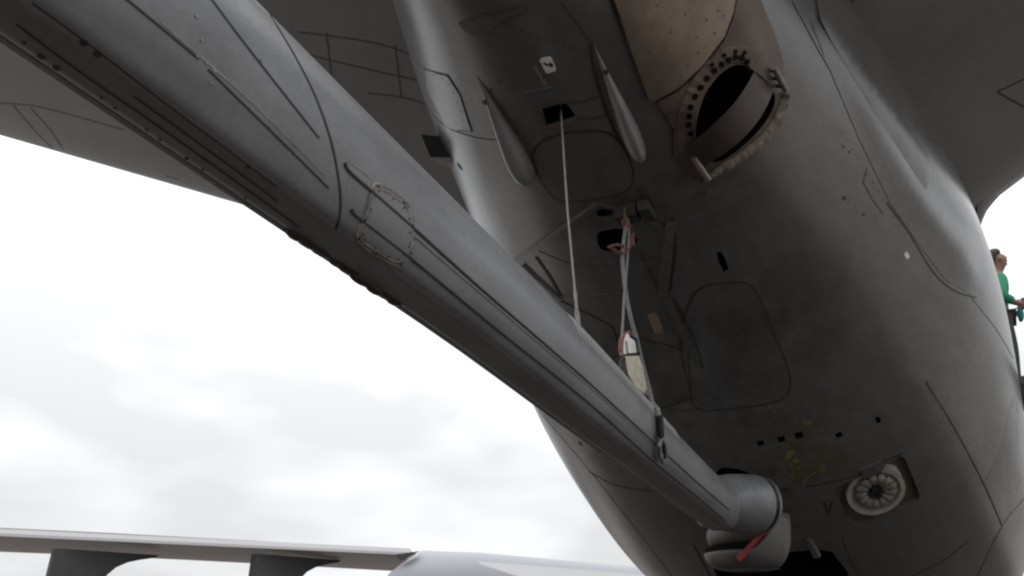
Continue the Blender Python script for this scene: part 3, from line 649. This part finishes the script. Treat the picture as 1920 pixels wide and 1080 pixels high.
for j in range(12):
    t = j / 11; row = []
    for k in range(NC):
        a = 2 * math.pi * k / NC; zr = DZ(1033) + .40 * min(.62, max(0, math.cos(a - .25)) ** 1.5); zb = DZ(1066)
        r = .315 * math.cos(t * math.pi / 2 * .93) ** .55
        row.append(Vx((D0.x + .02 + r * math.cos(a), D0.y + r * math.sin(a), zr + (zb - zr) * math.sin(t * math.pi / 2))))
    rows.append(row)
loft(bm, rows + [[q * 1 for q in rows[-1]]][:0], cap=False); V = None
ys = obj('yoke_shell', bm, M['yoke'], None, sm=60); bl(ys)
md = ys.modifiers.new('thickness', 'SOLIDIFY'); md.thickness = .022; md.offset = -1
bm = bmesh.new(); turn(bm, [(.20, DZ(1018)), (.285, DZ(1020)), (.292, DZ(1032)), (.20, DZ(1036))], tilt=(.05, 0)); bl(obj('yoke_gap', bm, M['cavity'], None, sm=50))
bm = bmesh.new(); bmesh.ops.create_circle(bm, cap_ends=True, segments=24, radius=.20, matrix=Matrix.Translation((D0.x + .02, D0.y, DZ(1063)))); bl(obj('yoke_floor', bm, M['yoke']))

# ------------------------------------------------------------------ hoist cable, tackle and ribbon
p, n = hit(1047, 208); q = at_x(1083, 600, 0)
CB = tag(empty('hoist_cable', q), 'thin pale steel cable running straight from square belly slot down to boom top', 'cable')
def ch(parent, o): o.parent = parent; o.location = -parent.location; return o
bm = bmesh.new(); tube(bm, [p - n * .12, p.lerp(q, .5) + Vx((0, 0, -.004)), q], .005, 8); ch(CB, obj('wire', bm, M['cable'], None))
bm = bmesh.new(); dd = (p - q).normalized(); tube(bm, [q - dd * .03, q + dd * .03, q + dd * .05, q + dd * .14], [.012, .012, .008, .008], 8); ch(CB, obj('end_fitting', bm, M['edge'], None))

TOP, tn = hit(1177, 394); BOT, bn_ = hit(1236, 845, BT)
def rope_pt(x, y):
    t = max(0, min(1, (y - 394) / (845 - 394))); P = at_x(x, y, TOP.x + (BOT.x - TOP.x) * t ** 2)
    if y > 737:
        hp, hn = hit(x, y, BT)
        if hp is not None: P = hp + hn * .022
    return P
TK = tag(empty('lifting_tackle', BOT), 'crossed grey lifting slings with white hoist block hanging from belly fitting to boom', 'hoist')
def px_bar(bm, pts, r, n=8, flat=None): tube(bm, [rope_pt(*k) for k in pts], r, n, True, flat)
for pts in ([(1177, 400), (1172, 433), (1167, 484), (1171, 529), (1175, 560), (1183, 598), (1193, 634), (1205, 685), (1219, 738), (1227, 781)], [(1178, 402), (1179, 433), (1178, 467), (1174, 515), (1170, 560), (1168, 600), (1166, 632), (1165, 668)]):
    bm = bmesh.new(); px_bar(bm, smooth([(*k, 0) for k in pts], 3) and [tuple(k[:2]) for k in smooth([(*k, 0) for k in pts], 3)], .011, 8, .5); ch(TK, obj('sling', bm, M['web'], None))
def slab(name, poly, thick, mt, par=None):
    P = [rope_pt(*k) for k in poly]; nn = (CAM - P[0]).normalized(); bm = bmesh.new(); c = sum(P, Vx((0, 0, 0))) / len(P)
    loft(bm, [[c + (k - c) * .92 + nn * thick for k in P], [k + nn * (thick * .6) for k in P], [k - nn * (thick * .6) for k in P], [c + (k - c) * .92 - nn * thick for k in P]])
    return ch(TK, obj(name, bm, mt, None, sm=50))
slab('hoist_block', [(1169, 638), (1173, 626), (1177, 622), (1181, 633), (1190, 639), (1194, 662), (1181, 665), (1168, 664)], .035, M['white'])
slab('chain_bag', [(1171, 668), (1198, 667), (1206, 690), (1214, 734), (1206, 738), (1190, 724), (1176, 700)], .04, M['beige'])
bm = bmesh.new(); px_bar(bm, [(1172, 664), (1197, 663)], .012, 6); px_bar(bm, [(1190, 634), (1193, 640), (1195, 663)], .008, 6); ch(TK, obj('block_bracket', bm, M['black'], None))
bm = bmesh.new(); px_bar(bm, [(1169, 668), (1164, 675), (1164, 692), (1168, 702), (1172, 696), (1172, 676), (1169, 668)], .008, 6); ch(TK, obj('shackle', bm, M['bolt'], None))
bm = bmesh.new(); px_bar(bm, [(1166, 668), (1163, 655), (1164, 636), (1170, 626), (1178, 622), (1184, 628)], .012, 6, .6); ch(TK, obj('tie_strap', bm, M['pink'], None))
bm = bmesh.new(); px_bar(bm, [(1168, 640), (1170, 662)], .022, 6, .4); ch(TK, obj('tie_strap', bm, M['web'], None))
bm = bmesh.new(); px_bar(bm, [(1206, 733), (1216, 740)], .016, 6); ch(TK, obj('hook', bm, M['steel'], None))
bm = bmesh.new(); px_bar(bm, [(1227, 779), (1228, 782), (1231, 816), (1231, 819)], [.006, .018, .018, .008], 8); ch(TK, obj('turnbuckle', bm, M['black'], None))
cl = [rope_pt(*k) for k in ((1232, 818), (1228, 832), (1230, 850), (1236, 862), (1241, 852), (1240, 834), (1234, 818))]
bm = bmesh.new(); tube(bm, cl, .011, 6); ch(TK, obj('shackle', bm, M['edge'], None))
bm = bmesh.new(); px_bar(bm, [(1236, 830), (1239, 846)], .012, 6); ch(TK, obj('clevis_pin', bm, M['bolt'], None))
# top fitting on the belly: bracket, yellow block, red ties
bm = bmesh.new(); box(bm, TOP + tn * .03, Vx((.06, 0, 0)), Vx((0, .05, 0)), Vx((0, 0, .04))); box(bm, TOP + tn * .03 + Vx((.11, .0, -.01)), Vx((.03, 0, 0)), Vx((0, .07, 0)), Vx((0, 0, .03))); ch(TK, obj('belly_bracket', bm, M['bolt'], None))
slab('eye_block', [(1170, 388), (1182, 388), (1186, 408), (1178, 416), (1169, 410)], .03, M['yellow'])
bm = bmesh.new(); px_bar(bm, [(1183, 386), (1190, 388), (1196, 400), (1190, 408), (1183, 400)], .010, 6); ch(TK, obj('shackle', bm, M['steel'], None))
for pts in ([(1168, 412), (1173, 424), (1184, 424), (1186, 412)], [(1143, 462), (1156, 459), (1172, 462), (1169, 474), (1160, 474), (1144, 463)], [(1180, 432), (1186, 440), (1184, 458), (1175, 470), (1168, 476)]):
    bm = bmesh.new(); px_bar(bm, pts, .014, 6, .5); ch(TK, obj('tie_strap', bm, M['pink'], None))
bm = bmesh.new(); px_bar(bm, [(1185, 436), (1186, 462)], .014, 6, .6); ch(TK, obj('tag', bm, M['pink'], None))
px_d = lambda x, y, D: CAM + ray(x, y) * D
DD = (D0 - CAM).length - .38
bm = bmesh.new(); P = [px_d(*k, DD) for k in ((1449, 968), (1440, 988), (1425, 1006), (1408, 1022), (1384, 1049))]
P = smooth(P, 5); rs = random.Random(2)
loft(bm, [[p_ + Vx((-.010 * w + c_, 0, .014 * w)), p_ + Vx((c_ * .3, -.006, 0)), p_ + Vx((.010 * w + c_, 0, -.014 * w)), p_ + Vx((.010 * w + c_, .005, -.012 * w)), p_ + Vx((-.010 * w + c_, .005, .016 * w))] for p_, w, c_ in ((q_, .55 + .5 * k_ / 20 + .18 * math.sin(k_ * 1.1), .004 * math.sin(k_ * 1.9)) for k_, q_ in enumerate(P))])
tag(obj('warning_streamer', bm, M['red'], None, sm=50), 'red fabric warning streamer tied across the rounded boom knuckle shell', 'streamer')

# ------------------------------------------------------------------ distant transport aircraft
TP = tag(empty('transport_aircraft', at_d(700, 1193, 42)), 'parked high winged transport aircraft in the background behind the boom, mostly its wing', 'aircraft')
def tch(o): return ch(TP, o)
DN = HF
def wpt(x, y, D): return at_d(x, y, D)
bm = bmesh.new(); rgs = []
for x, y, D, c, th in ((-420, 973, 36.5, 9.2, .50), (-100, 985, 38, 9.8, .5), (200, 999, 39.5, 10.2, .5), (480, 1014, 41, 10.6, .5), (760, 1030, 42.5, 11.0, .5)):
    e = wpt(x, y, D); pts = []
    for u_, z_ in ((.0, 0), (.0, -th * .70), (.18, -th * .85), (.45, -th * .95), (.8, -th * .95), (1, -th * .8), (1.01, -th * .2), (.8, th * .3), (.45, th * .45), (.15, th * .25)): pts.append(e + DN * (u_ * c) + Vx((0, 0, z_)))
    rgs.append(pts)
loft(bm, rgs); tch(obj('wing', bm, M['underwing'], None, sm=30))
bm = bmesh.new()
for (x, y, D, c, th), (x2, y2, D2, c2, th2) in (((-420, 973, 36.5, 5.2, .55), (770, 1030, 42.5, 7, .66)),):
    a, b = wpt(x, y, D), wpt(x2, y2, D2); up_ = Vx((0, 0, .03)); loft(bm, [[e - DN * .06 + Vx((0, 0, .04)), e - DN * .09 + Vx((0, 0, -.17)), e - DN * .05 + Vx((0, 0, -.30)), e - DN * .004 + Vx((0, 0, -.30)), e - DN * .004 + Vx((0, 0, .04))] for e in (a, b)])
tch(obj('wing_flap', bm, mat('sky_lit_flap_tone', (.52, .52, .53), .5), None, sm=20))  # lighter tone puts the sky light on the wing edge into the colour
for x0, D in ((97, 38.9), (474, 41)):
    # pylon seen from behind: a deep blade from beneath the wing, sweeping down to its engine
    e = wpt(x0, 1012 + (x0 - 97) * .03, D); prof = [(0, -.38), (5.0, -.40), (4.9, -.52), (4.2, -.66), (3.5, -.86), (3.0, -1.12), (2.65, -1.5), (2.45, -2.1), (2.35, -3.2), (0, -3.2)]
    sd = (RGT + HF * .9).normalized(); tk = (HF - RGT * .9).normalized() * .3
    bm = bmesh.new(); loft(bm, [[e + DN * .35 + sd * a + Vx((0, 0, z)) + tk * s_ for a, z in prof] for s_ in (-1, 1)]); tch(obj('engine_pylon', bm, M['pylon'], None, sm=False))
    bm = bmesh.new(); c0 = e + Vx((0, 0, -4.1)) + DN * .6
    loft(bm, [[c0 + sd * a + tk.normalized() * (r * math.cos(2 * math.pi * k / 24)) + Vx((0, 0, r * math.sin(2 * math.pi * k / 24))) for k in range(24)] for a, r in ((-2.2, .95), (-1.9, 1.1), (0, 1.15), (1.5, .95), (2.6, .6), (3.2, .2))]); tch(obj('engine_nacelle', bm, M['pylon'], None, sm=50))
bm = bmesh.new(); rgs = []
for x, y, D, hw in ((728, 1076, 41.2, .3), (760, 1052, 41.4, .9), (792, 1032, 42, 1.5), (900, 1036, 45, 2.1), (1010, 1046, 49, 2.3), (1110, 1055, 54, 2.3), (1210, 1064, 60, 2.2), (1420, 1082, 72, 1.8)):
    e = wpt(x, y, D); h_ = e.z - 1.2; rgs.append([e + HF * (hw * .0) + RGT * 0 + HF * hw * math.sin(a) * 1.0 + Vx((0, 0, -h_ / 2 + h_ / 2 * math.copysign(abs(math.cos(a)) ** .7, math.cos(a)))) for a in [2 * math.pi * k / 28 for k in range(28)]])
loft(bm, rgs); tch(obj('fuselage', bm, M['whiteplane'], None, sm=50))
bm = bmesh.new(); T_ = [wpt(898, 1057, 38), wpt(1230, 1083, 43), wpt(1000, 1090, 38.5)]
loft(bm, [T_, [k + HF * .1 + Vx((0, 0, .12)) for k in T_]]); tch(obj('tail_plane', bm, mat('pale_white_paint', (.34, .345, .355), .5), None, sm=20))
bm = bmesh.new(); a = wpt(745, 1036, 41); loft(bm, [[wpt(*k, D) for k in ((738, 1040), (788, 1033), (752, 1052))] for D in (40.6, 41.0)]); tch(obj('wing_root_fillet', bm, M['pylon'], None, sm=False))

# ------------------------------------------------------------------ person on the work stand
def place_person():
    best = None
    for D in [8 + .1 * k for k in range(60)]:
        hd = CAM + ray(1851, 493) * D; ft = hd + Vx((0, 0, -1.50))
        v = ft - CAM; z = v.dot(FWD); py = 540 - F * v.dot(UPV) / z
        if best is None or abs(py - 728) < best[0]: best = (abs(py - 728), D, hd)
    return best[2]
HD = place_person(); FT = HD + Vx((0, 0, -1.52))
FD = (RGT * .93 - HF * .30).normalized(); LF = Vx((0, 0, 1)).cross(FD)           # facing the right of the picture; LF = own left
PER = tag(empty('person', FT), 'person with dark tied hair and open green jacket standing beyond the fuselage, looking down', 'person')
def g(f, l, z): return FT + FD * (f + (z - 1.5) * .065) + LF * l + Vx((0, 0, z))
def skin(name, verts, edges, rad, mt, par=PER, sub=2):
    me = bpy.data.meshes.new(name); me.from_pydata([g(*v) for v in verts], edges, []); o = bpy.data.objects.new(name, me); COL.objects.link(o)
    m = o.modifiers.new('skin', 'SKIN'); m.use_smooth_shade = True
    for i, r in enumerate(rad): me.skin_vertices[0].data[i].radius = r if isinstance(r, tuple) else (r, r)
    me.skin_vertices[0].data[0].use_root = True
    o.modifiers.new('sub', 'SUBSURF').levels = sub; o.modifiers['sub'].render_levels = sub
    dg = bpy.context.evaluated_depsgraph_get(); dg.update(); nm = bpy.data.meshes.new_from_object(o.evaluated_get(dg)); o.modifiers.clear(); o.data = nm
    nm.materials.append(mt); nm.polygons.foreach_set('use_smooth', [True] * len(nm.polygons)); o.parent = par; o.location = -par.location; return o
M['flesh'] = mat('brown_skin', (.19, .095, .062), .55, noise=.1, sc=8)
M['green'] = mat('green_fabric', (.02, .22, .12), .8, noise=.2, sc=9)
M['hair'] = mat('dark_hair', (.018, .014, .013), .55, noise=.3, sc=30)
M['navy'] = mat('dark_trousers', (.022, .022, .026), .85, noise=.2, sc=12)
M['teal'] = mat('teal_cloth', (.015, .16, .16), .8, noise=.2, sc=12)
V_, E_, R_ = [], [], []
def chain(pts, rad, start=None):
    last = start
    for p_, r_ in zip(pts, rad):
        V_.append(p_); R_.append(r_); k = len(V_) - 1
        if last is not None: E_.append((last, k))
        last = k
    return last
hip = chain([(0, 0, .86)], [(.13, .10)])
chest = chain([(.01, 0, 1.0), (.02, 0, 1.14), (.04, 0, 1.26)], [(.12, .09), (.13, .10), (.13, .09)], hip)
nk = chain([(.07, 0, 1.36), (.10, 0, 1.42)], [.055, .05], chest)
chain([(.12, 0, 1.48), (.125, 0, 1.55), (.10, 0, 1.61)], [(.068, .075), (.078, .095), (.05, .06)], nk)
hands = []
for s_ in (1, -1):
    chain([(.0, .09 * s_, .80), (.02, .10 * s_, .46), (-.01, .10 * s_, .09)], [.085, .06, .042], hip)
    hands.append(chain([(.03, .17 * s_, 1.24), (-.005, .22 * s_, .99), (.13, .17 * s_, .94), (.20, .15 * s_, .92)], [.055, .045, .036, (.03, .022)], chest))
skin('body', V_, E_, R_, M['flesh'])
for s_ in (1, -1):
    for k, (dz, ln) in enumerate(((.03, .075), (.01, .085), (-.01, .08), (-.03, .06))):
        skin('finger', [(.195, .15 * s_, .92 + dz * .6), (.195 + ln * .5, (.145) * s_, .92 + dz), (.195 + ln * .8, .115 * s_, .915 + dz)], [(0, 1), (1, 2)], [.010, .009, .007], M['flesh'], PER, 1)
    skin('thumb', [(.175, .14 * s_, .94), (.20, .11 * s_, .965), (.23, .10 * s_, .97)], [(0, 1), (1, 2)], [.011, .010, .008], M['flesh'], PER, 1)
bm = bmesh.new()                                                                   # face features
sphere(bm, g(.192, 0, 1.518), .013, 8, 6, (1, 1, 1.2)); sphere(bm, g(.185, 0, 1.535), .010, 8, 6, (1, 1, 2)); ch(PER, obj('nose', bm, M['flesh']))
for s_ in (1, -1):
    bm = bmesh.new(); sphere(bm, g(.186, .030 * s_, 1.545), .012, 8, 6); ch(PER, obj('eye', bm, M['hair']))
    bm = bmesh.new(); sphere(bm, g(.11, .082 * s_, 1.525), .022, 8, 6, (.9, .5, 1.4)); ch(PER, obj('ear', bm, M['flesh']))
bm = bmesh.new(); sphere(bm, g(.19, 0, 1.475), .014, 8, 6, (.8, 1.5, .4)); ch(PER, obj('mouth', bm, M['pink']))
skin('hair', [(.155, 0, 1.625), (.09, 0, 1.64), (.03, 0, 1.585), (.02, 0, 1.50), (-.055, 0, 1.53)], [(0, 1), (1, 2), (2, 3), (3, 4)], [(.055, .04), (.085, .07), (.085, .085), (.07, .06), (.035, .035)], M['hair'])
skin('shirt', [(.0, 0, .92), (.03, 0, 1.12), (.055, 0, 1.25), (.075, 0, 1.345)], [(0, 1), (1, 2), (2, 3)], [(.14, .115), (.145, .115), (.135, .10), (.065, .06)], M['navy'])
jv = [(-.03, 0, .70), (-.01, 0, 1.02), (.01, 0, 1.24), (.03, 0, 1.35)]; je = [(0, 1), (1, 2), (2, 3)]; jr = [(.165, .135), (.155, .125), (.145, .105), (.08, .07)]
for s_ in (1, -1):
    b0 = len(jv); jv += [(.04, .18 * s_, 1.24), (.00, .235 * s_, 1.0), (.12, .18 * s_, .95)]; je += [(2, b0), (b0, b0 + 1), (b0 + 1, b0 + 2)]; jr += [.075, .064, .052]
skin('jacket', jv, je, jr, M['green'])
tv = [(0, 0, .90), (0, .09, .78), (.02, .10, .46), (-.01, .10, .06), (0, -.09, .78), (.02, -.10, .46), (-.01, -.10, .06)]
skin('trousers', tv, [(0, 1), (1, 2), (2, 3), (0, 4), (4, 5), (5, 6)], [(.14, .115), .10, .078, .062, .10, .078, .062], M['navy'])
for s_ in (1, -1): skin('shoe', [(-.05, .10 * s_, .05), (.06, .10 * s_, .045), (.17, .10 * s_, .03)], [(0, 1), (1, 2)], [.048, .05, .032], M['black'], PER, 1)
PH = tag(empty('radio_handset', g(.25, .10, .95)), 'small black handset held in the hands of the person in green', 'handset')
bm = bmesh.new(); box(bm, g(.245, -.0, .965), FD * .018, LF * .10, Vx((0, 0, .045))); ch(PH, obj('handset_body', bm, M['black'], None, sm=False))
bm = bmesh.new(); tube(bm, [g(.245, .07, 1.0), g(.245, .07, 1.06)], .008, 6); ch(PH, obj('aerial', bm, M['black']))
tc_ = skin('cloth', [(.18, -.10, .90), (.19, -.08, .82), (.17, -.09, .74)], [(0, 1), (1, 2)], [(.03, .05), (.04, .06), (.02, .04)], M['teal'], PER, 1); tc_.parent = None; tc_.location = (0, 0, 0)
tag(tc_, 'teal cloth hanging from the hand of the person in green', 'cloth')
# the work stand they stand on
WS = tag(empty('work_stand', (FT.x + .5, FT.y, 0)), 'dark maintenance work stand under the person, just showing at the right edge', 'work stand')
bm = bmesh.new(); ctr = FT + FD * .35 + Vx((0, 0, -.05)); box(bm, ctr, FD * .75, LF * .6, Vx((0, 0, .04))); ch(WS, obj('deck', bm, M['black'], None, sm=False))
for i in (-1, 1):
    for j in (-1, 1):
        c = FT + FD * (.75 + .35 * i) + LF * (.55 * j); bm = bmesh.new(); tube(bm, [Vx((c.x, c.y, 0)), c - Vx((0, 0, .09))], .035, 8); ch(WS, obj('leg', bm, M['black']))
for k in range(9):
    z = .3 + k * .3
    if z > FT.z - .2: break
    bm = bmesh.new(); c = FT + FD * 1.05; tube(bm, [Vx((c.x, c.y, z)) + LF * .55, Vx((c.x, c.y, z)) - LF * .55], .025, 8); ch(WS, obj('rung', bm, M['black']))
def np_proj(P):
    v = P - CAM; z = v.dot(FWD); return (960 + F * v.dot(RGT) / z, 540 - F * v.dot(UPV) / z)
print('person', HD, FT, np_proj(FT), FUS.find_nearest(HD)[3], FUS.find_nearest(FT)[3], 'tris', sum(len(o.data.loop_triangles) for o in S.objects if o.type == 'MESH'))
